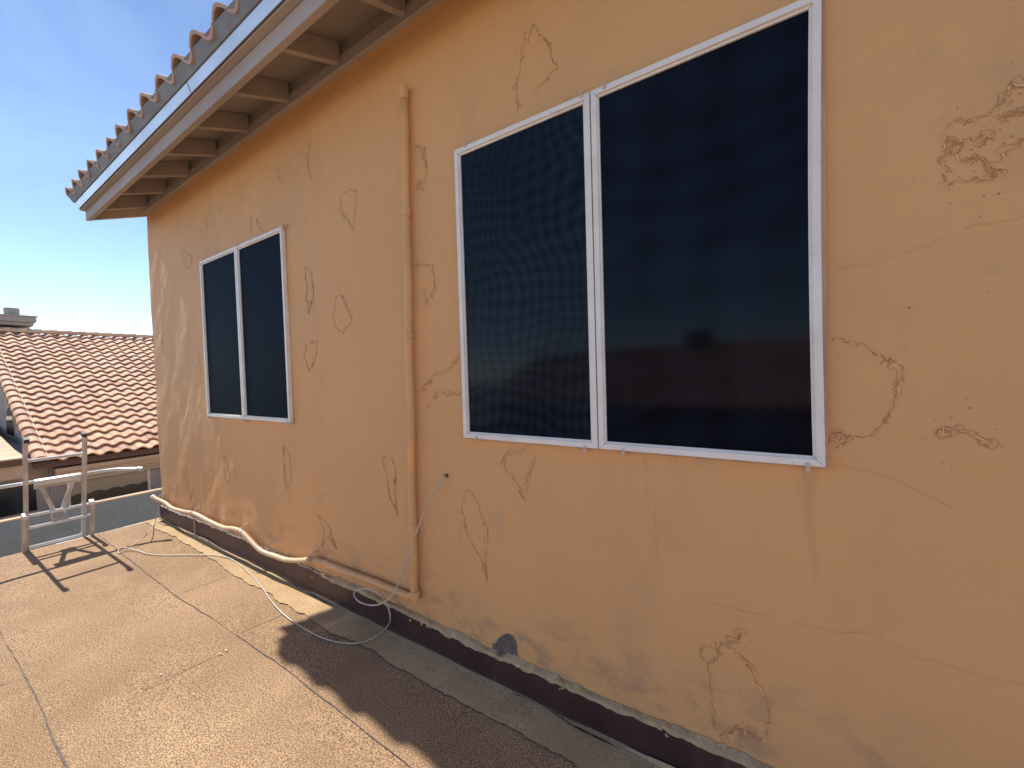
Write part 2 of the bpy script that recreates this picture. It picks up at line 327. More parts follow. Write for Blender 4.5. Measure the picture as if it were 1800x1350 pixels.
for i in range(k0 + 1):
    for j in range(k1 + 1):
        u = UB + (W1 - UB) * i / k0; z = zb + (zt - zb) * j / k1
        m.v.append(tuple(W(u + (.006 * (vnoise(0, z * 4, 3) - .5) if i == k0 else 0), WN + wd(u, z), z)))
for i in range(k0):
    for j in range(k1):
        a = base + i * (k1 + 1) + j; m.f.append((a, a + 1, a + k1 + 2, a + k1 + 1)); m.m.append(k_); m.t.append(0)
nsm = len(m.f)
# end face and core
m.hexa([W(u, n, z) for z in (-H, zt - .02) for u, n in ((UB, WN + .02), (W1 - .001, WN + .02), (W1 - .001, 8.2), (UB, 8.2))], 'stucco')
for j in range(k1):
    z0 = zb + (zt - zb) * j / k1; z1 = zb + (zt - zb) * (j + 1) / k1
    m.face([m.v[base + k0 * (k1 + 1) + j], m.v[base + k0 * (k1 + 1) + j + 1], W(W1, WN + .03, z1), W(W1, WN + .03, z0)], 'stucco')
# lower storey under the flat roof
m.box(UB, UE - .06, -3.9, WN + .01, -H, ZF - .14, 'stucco')
# gable end triangle
for a, b in (((1.7, 2.10), (4.9, 3.4)),):
    m.face([W(W1 - .003, 1.62, 2.1), W(W1 - .003, 8.18, 2.1), W(W1 - .003, 4.9, 3.42)], 'stucco')
def jag(P, amp, step):                                  # fractal stroke on the wall, P in (u,z)
    out = [P[0]]
    for a, b in zip(P, P[1:]):
        L_ = math.hypot(b[0] - a[0], b[1] - a[1]); k = max(1, int(L_ / step)); ph = random.random() * 50
        for j in range(1, k + 1):
            t = j / k; e = min(1, 4 * t * (1 - t) + .3)
            dx = amp * e * (vnoise(j * .45, ph, 1) - .5) * 2 + amp * .5 * (random.random() - .5); dz = amp * e * (vnoise(j * .5, ph + 9, 2) - .5) * 2 + amp * .5 * (random.random() - .5)
            out.append((a[0] + (b[0] - a[0]) * t + dx, a[1] + (b[1] - a[1]) * t + dz))
    return out
def stroke(P, wmin, wmax, mt, broken=0.):
    ph = random.random() * 99; prev = None
    for i in range(len(P)):
        a = P[max(i - 1, 0)]; b = P[min(i + 1, len(P) - 1)]; dx, dz = b[0] - a[0], b[1] - a[1]; l = math.hypot(dx, dz) or 1
        ww = wmin + (wmax - wmin) * vnoise(i * .5, ph, 7) ** 2; nx, nz = -dz / l * ww, dx / l * ww; u, z = P[i]
        y = WN + wd(u, z) - .0022
        q = (W(u - nx, y, z - nz), W(u + nx, y, z + nz))
        if prev and vnoise(i * .23, ph + 31, 8) >= broken: m.face([prev[0], prev[1], q[1], q[0]], mt)
        prev = q
def wpx(L_): return [(lambda p: (p.x, p.z))(on_n(x, y, WN)) for x, y in L_]
BL = [  # blister outlines and a few shade scars, read off the wall
 [(940, 40), (928, 70), (918, 100), (907, 150), (912, 190), (918, 182)], [(940, 42), (950, 62), (968, 85), (980, 122), (972, 125), (950, 150), (940, 165)],
 [(1660, 230), (1680, 212), (1735, 200), (1755, 185), (1775, 152), (1800, 150)], [(1662, 320), (1668, 295), (1660, 262), (1690, 245), (1720, 250), (1750, 236)],
 [(1672, 270), (1700, 285), (1720, 283), (1755, 280), (1775, 262), (1795, 245)], [(1665, 325), (1700, 315), (1730, 320), (1752, 305), (1735, 285)], [(1755, 210), (1775, 205), (1800, 195)], [(1660, 262), (1668, 250), (1690, 255), (1684, 270), (1668, 272)],
 [(1462, 598), (1490, 600), (1530, 615), (1570, 638), (1586, 658), (1575, 700), (1555, 740), (1532, 765), (1505, 768), (1470, 780)], [(1465, 770), (1480, 760), (1490, 775), (1475, 785)],
 [(1660, 760), (1690, 745), (1700, 758), (1720, 768), (1745, 775)],
 [(1235, 1160), (1232, 1142), (1248, 1135), (1260, 1150), (1245, 1165), (1248, 1200), (1250, 1235), (1257, 1268), (1272, 1298)],
 [(1255, 1150), (1270, 1130), (1290, 1142), (1310, 1160), (1326, 1190), (1345, 1222), (1352, 1270), (1345, 1292)], [(1272, 1295), (1300, 1282), (1320, 1290), (1348, 1300)], [(1300, 1300), (1315, 1280), (1335, 1296)], [(1280, 1135), (1300, 1118), (1315, 1110)],
 [(820, 862), (812, 888), (817, 930), (835, 965), (848, 990), (855, 1022)], [(822, 862), (832, 870), (845, 900), (858, 935), (853, 980), (856, 1020)],
 [(880, 812), (898, 832), (912, 858), (920, 876), (930, 842), (941, 800)], [(885, 815), (897, 790), (910, 800), (925, 788)],
 [(672, 803), (680, 830), (684, 870), (699, 908)], [(672, 803), (690, 803), (697, 832), (695, 868), (700, 905)],
 [(598, 345), (598, 370), (611, 385), (620, 405), (625, 365), (627, 335), (612, 333), (600, 345)],
 [(592, 520), (586, 550), (590, 575), (604, 585), (618, 562), (608, 535), (597, 515)],
 [(540, 605), (535, 630), (545, 652), (555, 626), (558, 600), (545, 600)],
 [(535, 468), (540, 500), (538, 525), (543, 550)], [(537, 468), (548, 480), (552, 512), (545, 548)],
 [(730, 465), (760, 465), (765, 500), (750, 535), (745, 510)], [(745, 255), (750, 290), (745, 332), (735, 325)], [(727, 250), (742, 262), (748, 300)],
 [(740, 690), (760, 660), (790, 650), (808, 625)], [(750, 718), (770, 690), (790, 694), (812, 690)],
 [(497, 785), (500, 830), (504, 860), (512, 848), (510, 802), (498, 783)], [(558, 905), (570, 932), (566, 960), (578, 945), (592, 966)], [(560, 905), (578, 925), (590, 962)],
 [(320, 442), (325, 470), (335, 472), (338, 452), (322, 440)], [(392, 800), (396, 838), (402, 850), (406, 838), (394, 800)],
 [(330, 848), (335, 880), (340, 862)], [(440, 378), (443, 412)], [(450, 385), (462, 408)], [(288, 500), (293, 545)], [(285, 580), (288, 625)], [(311, 640), (308, 682)], [(350, 622), (353, 656)],  # includes vertical scars whose shade is drawn as dark strokes
 [(545, 245), (538, 285), (546, 315)], [(490, 290), (488, 312), (496, 322)], [(360, 378), (366, 400)], [(740, 320), (732, 330), (745, 335)]]
for L_ in BL:
    P = wpx(L_); far = P[0][0] > 1.9; near = P[0][0] < .7
    st_ = .005 if not far else .010
    def jit(P, a, b): return [(x + a * (vnoise(i * .9, 7, 3) - .5) + random.gauss(0, b), z + a * (vnoise(i * .8, 17, 4) - .5) + random.gauss(0, b)) for i, (x, z) in enumerate(P)]
    J = jit(jag(P, .009, st_), .008, .0010 if not far else .0018)
    stroke([(x + .0018, z - .0018) for x, z in J], .0004, .0028 if not far else .004, 'peel_hi', .35)  # highlight painted as a pale stroke beside the chipped edge
    stroke(J, .0005 if not far else .0012, .0029 if not far else .0042, 'peel', .07)
    for q in range(2):                                 # broken companion edges
        i0 = random.randrange(0, max(1, len(J) - 12)); seg_ = J[i0:i0 + random.randint(8, 34)]
        if len(seg_) > 4:
            ox, oz = random.uniform(-.016, .016), random.uniform(-.014, .014)
            stroke(jit([(x + ox, z + oz) for x, z in seg_], .014, .0016), .0004, .0019 if not far else .003, 'peel', .38)
    for q in range(2 if not far else 1):               # small loops where paint lets go
        cx, cz = random.choice(J); r_ = random.uniform(.006, .018); k = 14
        lp = [(cx + r_ * math.cos(6.283 * j / k + q), cz + r_ * random.uniform(.5, .9) * math.sin(6.283 * j / k + q)) for j in range(random.randint(8, 15))]
        stroke(jit(lp, .010, .0012), .0004, .0018, 'peel', .25)
CR = [[(1465, 472), (1530, 468), (1580, 445), (1640, 430), (1700, 400), (1800, 378)], [(1465, 820), (1530, 826), (1600, 856), (1660, 885), (1720, 922)],
 [(1195, 1055), (1260, 1060), (1380, 1092), (1470, 1112), (1530, 1112), (1620, 1160), (1700, 1180), (1810, 1208)], [(1030, 1090), (1020, 1115), (1015, 1140), (1010, 1170)],
 [(1112, 1050), (1110, 1090), (1108, 1160), (1098, 1228)], [(770, 195), (790, 225), (812, 250)], [(805, 900), (815, 1010)], [(1465, 378), (1500, 382), (1540, 392)]]
for L_ in CR: stroke(jag(wpx(L_), .007, .010), .0003, .0009, 'peel_faint', .22)
def blob(c, r, mt, asp=1., k=12, off=.0018):
    P = []; y = WN + wd(*c) - off
    for j in range(k):
        t = 2 * math.pi * j / k; rr = r * random.uniform(.55, 1.2); P.append(W(c[0] + rr * math.cos(t), y, c[1] + rr * asp * math.sin(t)))
    m.face(P, mt)
for i in range(230):                                    # pits and flecks of peeled paint
    u = random.uniform(-.5, 5.6); z = random.uniform(-1.3, 1.6); blob((u, z), random.uniform(.0012, .0038), random.choice(['peel', 'peel_faint', 'peel']), random.uniform(.6, 1.6), 6)
for L_ in BL:                                           # flecks inside and beside the blisters
    P = wpx(L_); cu = sum(p[0] for p in P) / len(P); cz = sum(p[1] for p in P) / len(P)
    for j in range(15): blob((cu + random.gauss(0, .045), cz + random.gauss(0, .07)), random.uniform(.0008, .0026), 'peel', random.uniform(.5, 1.5), 6)
P = wpx([(866, 1142), (866, 1130), (872, 1131), (876, 1122), (884, 1116), (893, 1113), (902, 1118), (906, 1126), (909, 1138), (910, 1160), (868, 1150)])
m.face([W(u, WN + wd(u, z) - .003, z) for u, z in jag(P, .0035, .008)], 'dark_patch')
NW = len(m.f)
wl = m.build('wall', house); wl.data.polygons.foreach_set('use_smooth', [i < nsm for i in range(NW)]); wl.data.update()
# frieze board, rafters, soffit, fascia
SL = .396; UR = 6.19; U0 = UB
def zr(n, z0=1.80): return z0 + SL * (n - 1.19)          # underside line of the rafters
m = MB(); m.box(UB, W1 - .003, WN - .030, WN + .01, 1.930, 2.005, 'wood'); m.box(UB, W1 - .003, WN - .012, WN + .012, 2.005, 2.14, 'wood_dark'); m.build('frieze_board', house, bevel=.003)
def slopebox(m, u0, u1, n0, n1, zl, hgt, mt):
    m.hexa([W(u0, n0, zl(n0)), W(u1, n0, zl(n0)), W(u1, n1, zl(n1)), W(u0, n1, zl(n1)), W(u0, n0, zl(n0) + hgt), W(u1, n0, zl(n0) + hgt), W(u1, n1, zl(n1) + hgt), W(u0, n1, zl(n1) + hgt)], mt)
u = 5.80
while u > UB:
    m = MB(); slopebox(m, u - .022, u + .022, 1.205, WN - .03, lambda n: zr(n) + .008, .128, 'wood'); m.build('rafter', house, bevel=.003); u -= .592
m = MB(); slopebox(m, UB, UR - .04, 1.14, 4.9, lambda n: zr(n) + .138, .018, 'wood_dark'); m.build('soffit', house)
m = MB(); slopebox(m, UR - .04, UR, 1.165, 4.9, lambda n: zr(n) - .012, .150, 'wood')
m.hexa([W(UR - .04, 4.9, zr(4.9) - .012), W(UR, 4.9, zr(4.9) - .012), W(UR, 8.6, zr(4.9) - .012 - SL * 3.7), W(UR - .04, 8.6, zr(4.9) - .012 - SL * 3.7), W(UR - .04, 4.9, zr(4.9) + .14), W(UR, 4.9, zr(4.9) + .14), W(UR, 8.6, zr(4.9) + .14 - SL * 3.7), W(UR - .04, 8.6, zr(4.9) + .14 - SL * 3.7)], 'wood')
m.build('rake_board', house, bevel=.003)
m = MB(); m.box(UB, UR - .041, 1.165, 1.204, 1.780, 1.905, 'wood'); m.box(UB, UR, 1.122, 1.1645, 1.878, 1.905, 'wood'); m.build('fascia', house, bevel=.004)
m = MB(); u = UR + .01
while u > UB:                                           # drip flashing in lapped lengths
    v = max(UB, u - 3.05); m.hexa([W(u, 1.108, 1.884), W(v, 1.108, 1.884), W(v, 1.112, 1.884), W(u, 1.112, 1.884), W(u, 1.088, 1.940), W(v, 1.088, 1.940), W(v, 1.112, 1.944), W(u, 1.112, 1.944)], 'metal_strip'); u -= 3.06
m.build('drip_edge', house)
m = MB(); m.box(UB, UR, 1.113, 1.20, 1.902, 1.945, 'bird'); m.hexa([W(u, n, z) for z, n0, n1 in ((1.9455, 1.080, 1.2), (2.006, 1.037, 1.2)) for u, n in ((UB, n0), (UR, n0), (UR, n1), (UB, n1))], 'bird'); slopebox(m, UB, UR - .01, 1.105, 4.9, lambda n: 1.965 + SL * (n - 1.105), .012, 'bird'); m.build('eave_closure', house)
# S-tile roof: per tile a wavy sheet, laid in lapped courses
def tiles(m, org, A, B, Nn, cols, rows, pitch, ex, mt, amp=.055, pan=.018, seg=10, under=True, thick=.017, tilt=.030, seed=1):
    rnd = random.Random(seed); k = m.mi(mt)
    pan = amp * .44 / .56
    def prof(t): return amp * math.sin(math.pi * t / .56) if t < .56 else -pan * math.sin(math.pi * (t - .56) / .44)
    for r in range(rows):
        for c in range(cols):
            tn = rnd.random(); jit = rnd.uniform(-.004, .004); js = rnd.uniform(-.006, .006); lo_ = r * ex + js; hi_ = (r + 1) * ex + .05
            b = len(m.v)
            for j in range(seg + 1):
                t = j / seg; x = (c + t) * pitch; h = prof(t) + .006 * (1 - t) + jit
                P0 = org + A * x + B * lo_ + Nn * (h + tilt + thick); P1 = org + A * x + B * hi_ + Nn * (h + .006 + thick * .6); P2 = P0 - Nn * thick; P3 = P1 - Nn * thick
                m.v += [tuple(P0), tuple(P1), tuple(P2), tuple(P3)]
            for j in range(seg):
                q = b + j * 4
                m.f.append((q, q + 1, q + 5, q + 4)); m.m.append(k); m.t.append(tn)
                m.f.append((q, q + 4, q + 6, q + 2)); m.m.append(k); m.t.append(tn)
                if under and r == 0: m.f.append((q + 2, q + 6, q + 7, q + 3)); m.m.append(k); m.t.append(tn)
            for q in (b, b + seg * 4): m.f.append((q, q + 1, q + 3, q + 2)); m.m.append(k); m.t.append(tn)
def barrel(m, a, b, up, r0, r1, mt, tn, seg=9, thick=.016, spread=1.0):   # one half-round cap tile from a (wide) to b
    d = (b - a).normalized(); s = d.cross(up).normalized(); k = m.mi(mt); base = len(m.v)
    for j in range(seg + 1):
        t = math.pi * j / seg; cs, sn = math.cos(t), math.sin(t)
        m.v += [tuple(a + s * cs * r0 + up * sn * r0 * spread), tuple(b + s * cs * r1 + up * sn * r1 * spread), tuple(a + s * cs * (r0 - thick) + up * sn * (r0 - thick) * spread)]
    for j in range(seg):
        q = base + j * 3; m.f.append((q, q + 1, q + 4, q + 3)); m.m.append(k); m.t.append(tn); m.f.append((q, q + 3, q + 5, q + 2)); m.m.append(k); m.t.append(tn)
th = math.atan(SL); nB = Vector((0, math.cos(th), math.sin(th))); nN = Vector((0, -math.sin(th), math.cos(th)))
m = MB(); cols = int((UR + .03 - UB) / .3)
tiles(m, W(UR + .02, 1.045, 1.986), Vector((1, 0, 0)), nB, nN, cols, 11, .30, .37, 'tile_own', amp=.047, seg=14, thick=.020, tilt=.012)
nB2 = Vector((0, -math.cos(th), math.sin(th))); nN2 = Vector((0, math.sin(th), math.cos(th)))
tiles(m, W(UR + .03, 8.755, 1.952), Vector((1, 0, 0)), nB2, nN2, cols, 11, .30, .37, 'tile_own', amp=.058, pan=.016, seg=8, seed=4)
for i in range(34):
    a = W(UR + .02 - i * .33, 4.9, 3.50); barrel(m, a, a + Vector((.38, 0, -.01)), Vector((0, 0, 1)), .12, .10, 'tile_own', random.random())
m.build('tile_roof', house, smooth=False, tint=True)
# dark base flashing with ragged sealant
BT = [(-5, -1.405), (.1, -1.405), (.4, -1.417), (.64, -1.42), (.92, -1.418), (1.25, -1.425), (1.57, -1.411), (1.97, -1.402), (2.46, -1.399), (3.19, -1.385), (4.18, -1.386), (5.0, -1.40), (5.95, -1.415)]
def interp(T, u):
    for a, b in zip(T, T[1:]):
        if u <= b[0]: return a[1] + (b[1] - a[1]) * (u - a[0]) / (b[0] - a[0])
    return T[-1][1]
def btop(u): return interp(BT, u) + .010 * (vnoise(u * 6, 3, 41) - .5) + .012 * (vnoise(u * 21, 3, 42) - .5) + .008 * (vnoise(u * 60, 3, 43) - .5)
m = MB(); NB = WN - .020; s = .015; k = int((W1 + .01 - UB) / s)
for i in range(k):
    u0 = UB + i * s; u1 = min(u0 + s, W1 + .02)
    for j in range(5):
        def P(u, j):
            z0 = ZF - .01; z = z0 + (btop(u) - z0) * j / 5; return W(u, NB + .006 * (vnoise(u * 4, z * 6, 44) - .5) - (.01 if j == 0 else 0), z)
        m.face([P(u0, j), P(u1, j), P(u1, j + 1), P(u0, j + 1)], 'flash')
    m.face([P(u0, 5), P(u1, 5), W(u1, WN + .01, btop(u1) + .002), W(u0, WN + .01, btop(u0) + .002)], 'flash')
m.box(W1 - .01, W1 + .018, NB + .003, 3.0, ZF - .3, -1.43, 'flash')
m.build('base_flashing', house, smooth=True)
m = MB()                                                # sealant bead above the band and smears at its foot
def ctop(u): return btop(u) + .005 + (.026 * vnoise(u * 5, 8, 51) * (.35 + .65 * vnoise(u * 17, 8, 56)) + .010 * vnoise(u * 55, 8, 57) if u < 2.6 else -.024 * min(1, (u - 2.6) * 1.5)) + .008 * (vnoise(u * 25, 9, 52) - .5)
for i in range(int((W1 - UB) / .012)):
    u0 = UB + i * .012; u1 = u0 + .012
    if ctop(u0) - btop(u0) < .004 or (u0 > 2.9 and vnoise(u0 * 3, 6, 61) < .55): continue
    lo0, lo1 = btop(u0) - .002 - .009 * vnoise(u0 * 30, 4, 55), btop(u1) - .002 - .009 * vnoise(u1 * 30, 4, 55)
    o0 = NB - .004 - .004 * vnoise(u0 * 16, 2, 53); o1 = NB - .004 - .004 * vnoise(u1 * 16, 2, 53)
    m.face([W(u0, o0, lo0), W(u1, o1, lo1), W(u1, o1 + .004, btop(u1) + .010), W(u0, o0 + .004, btop(u0) + .010)], 'cement')
    m.face([W(u0, o0 + .004, btop(u0) + .010), W(u1, o1 + .004, btop(u1) + .010), W(u1, WN + wd(u1, -1.4) - .003, ctop(u1)), W(u0, WN + wd(u0, -1.4) - .003, ctop(u0))], 'cement')
for i in range(int((W1 - UB) / .012)):                  # foot smears
    u0 = UB + i * .012; u1 = u0 + .012; g0 = vnoise(u0 * 2.6, 5, 71); g1 = vnoise(u1 * 2.6, 5, 71)
    if g0 < .55 or g1 < .55: continue
    h0 = (g0 - .55) * .07 + .006 * vnoise(u0 * 30, 1, 72); h1 = (g1 - .55) * .07 + .006 * vnoise(u1 * 30, 1, 72)
    m.face([W(u0, NB - .018, ZF + .010), W(u1, NB - .018, ZF + .010), W(u1, NB - .0105, ZF + .012 + h1), W(u0, NB - .0105, ZF + .012 + h0)], 'cement')
for i in range(int((3.2 - UB) / .012)):                 # dark crack where the strip lifts from the wall
    u0 = UB + i * .012; u1 = u0 + .012; c0 = 1.552 + .03 * (vnoise(u0 * 2, 5, 81) - .5); c1 = 1.552 + .03 * (vnoise(u1 * 2, 5, 81) - .5)
    w0, w1_ = [.016 * max(0, vnoise(q * 3, 5, 82) - .60) * vnoise(q * 24, 6, 83) for q in (u0, u1)]; c0 += .010 * vnoise(u0 * 12, 3, 84); c1 += .010 * vnoise(u1 * 12, 3, 84)
    if w0 + w1_ < .0004: continue
    m.face([W(u0, c0 - w0, ZF + .020), W(u1, c1 - w1_, ZF + .020), W(u1, c1 + w1_, ZF + .021), W(u0, c0 + w0, ZF + .021)], 'dark')
for (px, py) in ((1035 * 1, 1180), (985, 1210), (990, 1207), (1160, 1278), (1175, 1293), (1172, 1290), (722, 1090), (742, 1096), (752, 1100), (757, 1101), (838, 1140), (845, 1144), (552, 1015), (548, 1013), (575, 1072), (490, 985), (688, 1075)):
    c = on_n(px, py, NB); r = random.uniform(.004, .009); pts = []
    for j in range(8): t = j / 8 * 6.283; rr = r * random.uniform(.5, 1.2); pts.append(W(c.x + rr * math.cos(t), NB - .0055, c.z + rr * 1.3 * math.sin(t)))
    m.face(pts, 'cement')
m.build('sealant', house)
# ---------------------------------------------------------------- windows
def screen(win, u0, u1, z0, z1, mt, bow=0., lab=None):
    """one aluminium screen: u0 > u1, four mitred rails of two steps, and the mesh"""
    fw, fw2, d, d2 = .022, .031, .030, .021; fm = MB(); gap = .0007
    def bu(z): return bow * math.sin(math.pi * (z - z0) / (z1 - z0))
    def ring(a, b, n0, n1, mt_):
        zs = 10
        for k in range(zs):                             # stiles
            za, zb = z0 + (z1 - z0) * k / zs, z0 + (z1 - z0) * (k + 1) / zs
            for side in (0, 1):
                def U(z, w_):
                    return (u0 - w_) if side == 0 else (u1 + w_ + bu(z))
                def zz(z, w_): return min(max(z, z0 + w_ + gap), z1 - w_ - gap)
                q = [(U(za, a), zz(za, a)), (U(za, b), zz(za, b)), (U(zb, b), zz(zb, b)), (U(zb, a), zz(zb, a))]
                fm.hexa([W(x, n0, y) for x, y in q] + [W(x, n1, y) for x, y in q], mt_)
        for z, sg in ((z0, 1), (z1, -1)):               # rails
            q = [(u0 - a - gap, z + sg * a), (u1 + a + gap, z + sg * a), (u1 + b + gap, z + sg * b), (u0 - b - gap, z + sg * b)]
            fm.hexa([W(x, n0, y) for x, y in q] + [W(x, n1, y) for x, y in q], mt_)
    ring(0, fw, WN - d, WN - .003, 'white'); ring(fw, fw2, WN - d2, WN - .004, 'white')
    fm.build('screen_frame', win)
    sm = MB(); K = 16
    y = WN - .014
    for k in range(K):
        za, zb = z0 + .03 + (z1 - z0 - .06) * k / K, z0 + .03 + (z1 - z0 - .06) * (k + 1) / K
        sm.face([W(u0 - .03, y, za), W(u1 + .03 + bu(za), y, za), W(u1 + .03 + bu(zb), y, zb), W(u0 - .03, y, zb)], mt)
    sm.build('solar_screen', win, label=lab)
def clips(win, pts):
    for px, py in pts:
        c = on_n(px, py, WN - .03); cm = MB(); cm.box(c.x - .006, c.x + .006, WN - .036, WN - .001, c.z - .013, c.z + .013, 'clip'); cm.box(c.x - .004, c.x + .004, WN - .040, WN - .036, c.z - .004, c.z + .004, 'alu'); cm.build('clip', win, bevel=.002)
def window(ua, um, ub, z0, z1, mts, bows, lab, tr):
    m = MB()
    for (a, b, c, d) in ((ua + .010, ub - .010, z0 - .010, z0 + .03), (ua + .010, ub - .010, z1 - .03, z1 + .008)): m.box(b, a, WN - .010, WN + .02, c, d, 'tan_trim')
    m.box(ua - .03, ua + .010, WN - .010, WN + .02, z0 + .031, z1 - .031, 'tan_trim'); m.box(ub - tr, ub + .03, WN - .018, WN + .02, z0 + .031, z1 - .031, 'tan_trim'); m.box(um - .01, um + .01, WN - .009, WN + .02, z0 + .031, z1 - .031, 'dark')
    w_ = m.build('window', house, label=lab, bevel=.003)
    screen(w_, ua, um + .003, z0, z1, mts[0], bows[0]); screen(w_, um - .003, ub, z0, z1, mts[1], bows[1])
    return w_
wb = window(1.330, .605, -.140, -.325, 1.130, ('screen_moire', 'screen'), (0, .006), 'near window with two white framed dark screens, the left one with moire bands', .007)
clips(wb, [(1022, 166), (1063, 150), (818, 254), (838, 771), (1028, 789), (1095, 795), (1420, 821)])
wf = window(4.470, 3.740, 3.005, -.322, 1.125, ('screen_far', 'screen_far'), (0, 0), 'far window with two narrow white framed dark blue screens', -.006)
clips(wf, [(418, 431), (497, 396), (366, 733), (430, 739), (506, 743)])
# ---------------------------------------------------------------- pipe, hose, cable
pp = thing('conduit_pipe', 'painted vertical conduit on the stucco wall turning along the base band', 'pipe')
NP = WN - .032; zc = -1.283
m = MB(); top = W(1.672, NP, 1.545); bot = W(1.735, NP, zc + .05)
pts = [top.lerp(bot, t / 20) + Vector((.003 * math.sin(t * 1.1), 0, 0)) for t in range(21)]
arc = [W(1.737 + .05 * (1 - math.cos(a)), NP, zc + .05 - .05 * math.sin(a)) for a in [math.pi / 2 * k / 7 for k in range(8)]]
hz = [W(1.79, NP, zc), W(2.1, NP, zc + .002), W(2.45, NP, zc - .006), W(2.76, NP, zc - .008)]
m.tube(pts + arc[1:] + hz[0:], .0215, 'pipe', 16); m.build('conduit', pp, smooth=True)
for z in (1.55, .905, .222, -.862):
    t = (1.545 - z) / (1.545 - zc - .05); u = 1.672 + (1.735 - 1.672) * t; m = MB()
    hh = .035 if z > 1.5 else (.012 if abs(z - .222) < .01 else .022)
    m.tube([W(u, NP, z + hh), W(u, NP, z - hh)], .0245 if z > 1.5 else .0250, 'pipe', 16); m.build('coupling', pp, bevel=.002)
m = MB(); m.tube([W(1.725, NP, zc + .05), W(1.727, NP, zc - .005)], .0255, 'pipe', 14); m.build('elbow', pp, bevel=.003)
place(pp, W(1.735, NP, zc))
hp = [on_n(x, y, WN - .045) for x, y in ((546, 983), (530, 986), (505, 985), (485, 979), (462, 968), (445, 952), (428, 935), (412, 929), (395, 927), (370, 916), (345, 903), (325, 899), (305, 893), (290, 884), (279, 879), (269, 874))]
hs = thing('flexible_hose', 'pale tan flexible hose sagging along the top of the dark base band', 'hose')
Q = [W(p.x, p.y - (.012 if 3 < i < 13 else 0), p.z + .004) for i, p in enumerate(hp)]
m = MB(); m.tube(spline(Q, 6), .0185, 'hose', 12); m.build('hose_body', hs, smooth=True)
for (px, py) in ((548, 983), (427, 933), (342, 903), (279, 878)):
    c = on_n(px, py, WN - .045); m = MB(); K = 14
    ring = [W(c.x, c.y - .012 + .028 * math.cos(t), c.z + .005 + .028 * math.sin(t)) for t in [2 * math.pi * j / K for j in range(K + 1)]]
    m.tube(ring, .0035, 'clip', 6, False); m.tube([W(c.x, WN, c.z + .042), W(c.x, WN - .04, c.z + .042)], .009, 'clip', 8); m.build('strap', hs)
for (px, py, z2) in ((342, 905, -1.56), (279, 880, -1.56)):
    c = on_n(px, py, NB - .006); m = MB(); m.tube([W(c.x, NB - .012, c.z), W(c.x + .002, NB - .010, -1.45), W(c.x - .003, NB - .014, z2)], .0045, 'cable', 6); m.build('tie_cord', hs)
m = MB(); m.tube([Q[-1] + Vector((-.005, 0, .001)), Q[-1] + Vector((.03, 0, -.004))], .026, 'hose', 12); m.build('end_cap', hs)
place(hs, Q[0])
cb = []
for k_, x, y, d in (('n', 786, 836, 1.597), ('n', 778, 843, 1.57), ('n', 762, 862, 1.545), ('n', 748, 892, 1.53), ('n', 735, 928, 1.515), ('n', 722, 968, 1.51), ('n', 708, 1005, 1.505), ('n', 694, 1040, 1.49), ('n', 676, 1058, 1.47), ('n', 655, 1064, 1.45),
     ('n', 632, 1058, 1.45), ('n', 622, 1045, 1.47), ('n', 630, 1036, 1.50), ('n', 650, 1036, 1.53), ('n', 668, 1044, 1.54), ('n', 680, 1062, 1.53), ('n', 686, 1085, 1.51), ('z', 682, 1100, -1.535), ('z', 665, 1116, -1.552), ('z', 640, 1128, -1.556), ('z', 610, 1131, -1.557), ('z', 575, 1124, -1.557), ('z', 540, 1108, -1.557), ('z', 505, 1085, -1.557),
     ('z', 480, 1060, -1.554), ('z', 455, 1025, -1.554), ('z', 430, 1000, -1.554), ('z', 405, 982, -1.554), ('z', 380, 976, -1.55), ('z', 340, 975, -1.556), ('z', 295, 976, -1.558), ('z', 262, 974, -1.556), ('z', 240, 967, -1.55), ('z', 220, 963, -1.54),
     ('z', 209, 966, -1.555), ('z', 210, 972, -1.558), ('z', 222, 966, -1.55), ('z', 245, 951, -1.53), ('z', 262, 935, -1.50), ('n', 272, 918, 1.50), ('n', 277, 900, 1.52), ('n', 280, 882, 1.54)):
    p = on_n(x, y, d) if k_ == 'n' else on_z(x, y, d); cb.append(W(*p))
ct = thing('coiled_cable', 'thin white cable hanging from the wall in a loop and trailing across the flat roof', 'cable')
m = MB(); m.tube(spline(cb, 7), .0042, 'cable', 8); m.build('cable_run', ct, smooth=True)
m = MB(); c = on_n(786, 836, WN); m.tube([W(c.x, WN - .001, c.z), W(c.x, WN - .012, c.z)], .010, 'rub', 10); m.build('grommet', ct)
place(ct, cb[20])
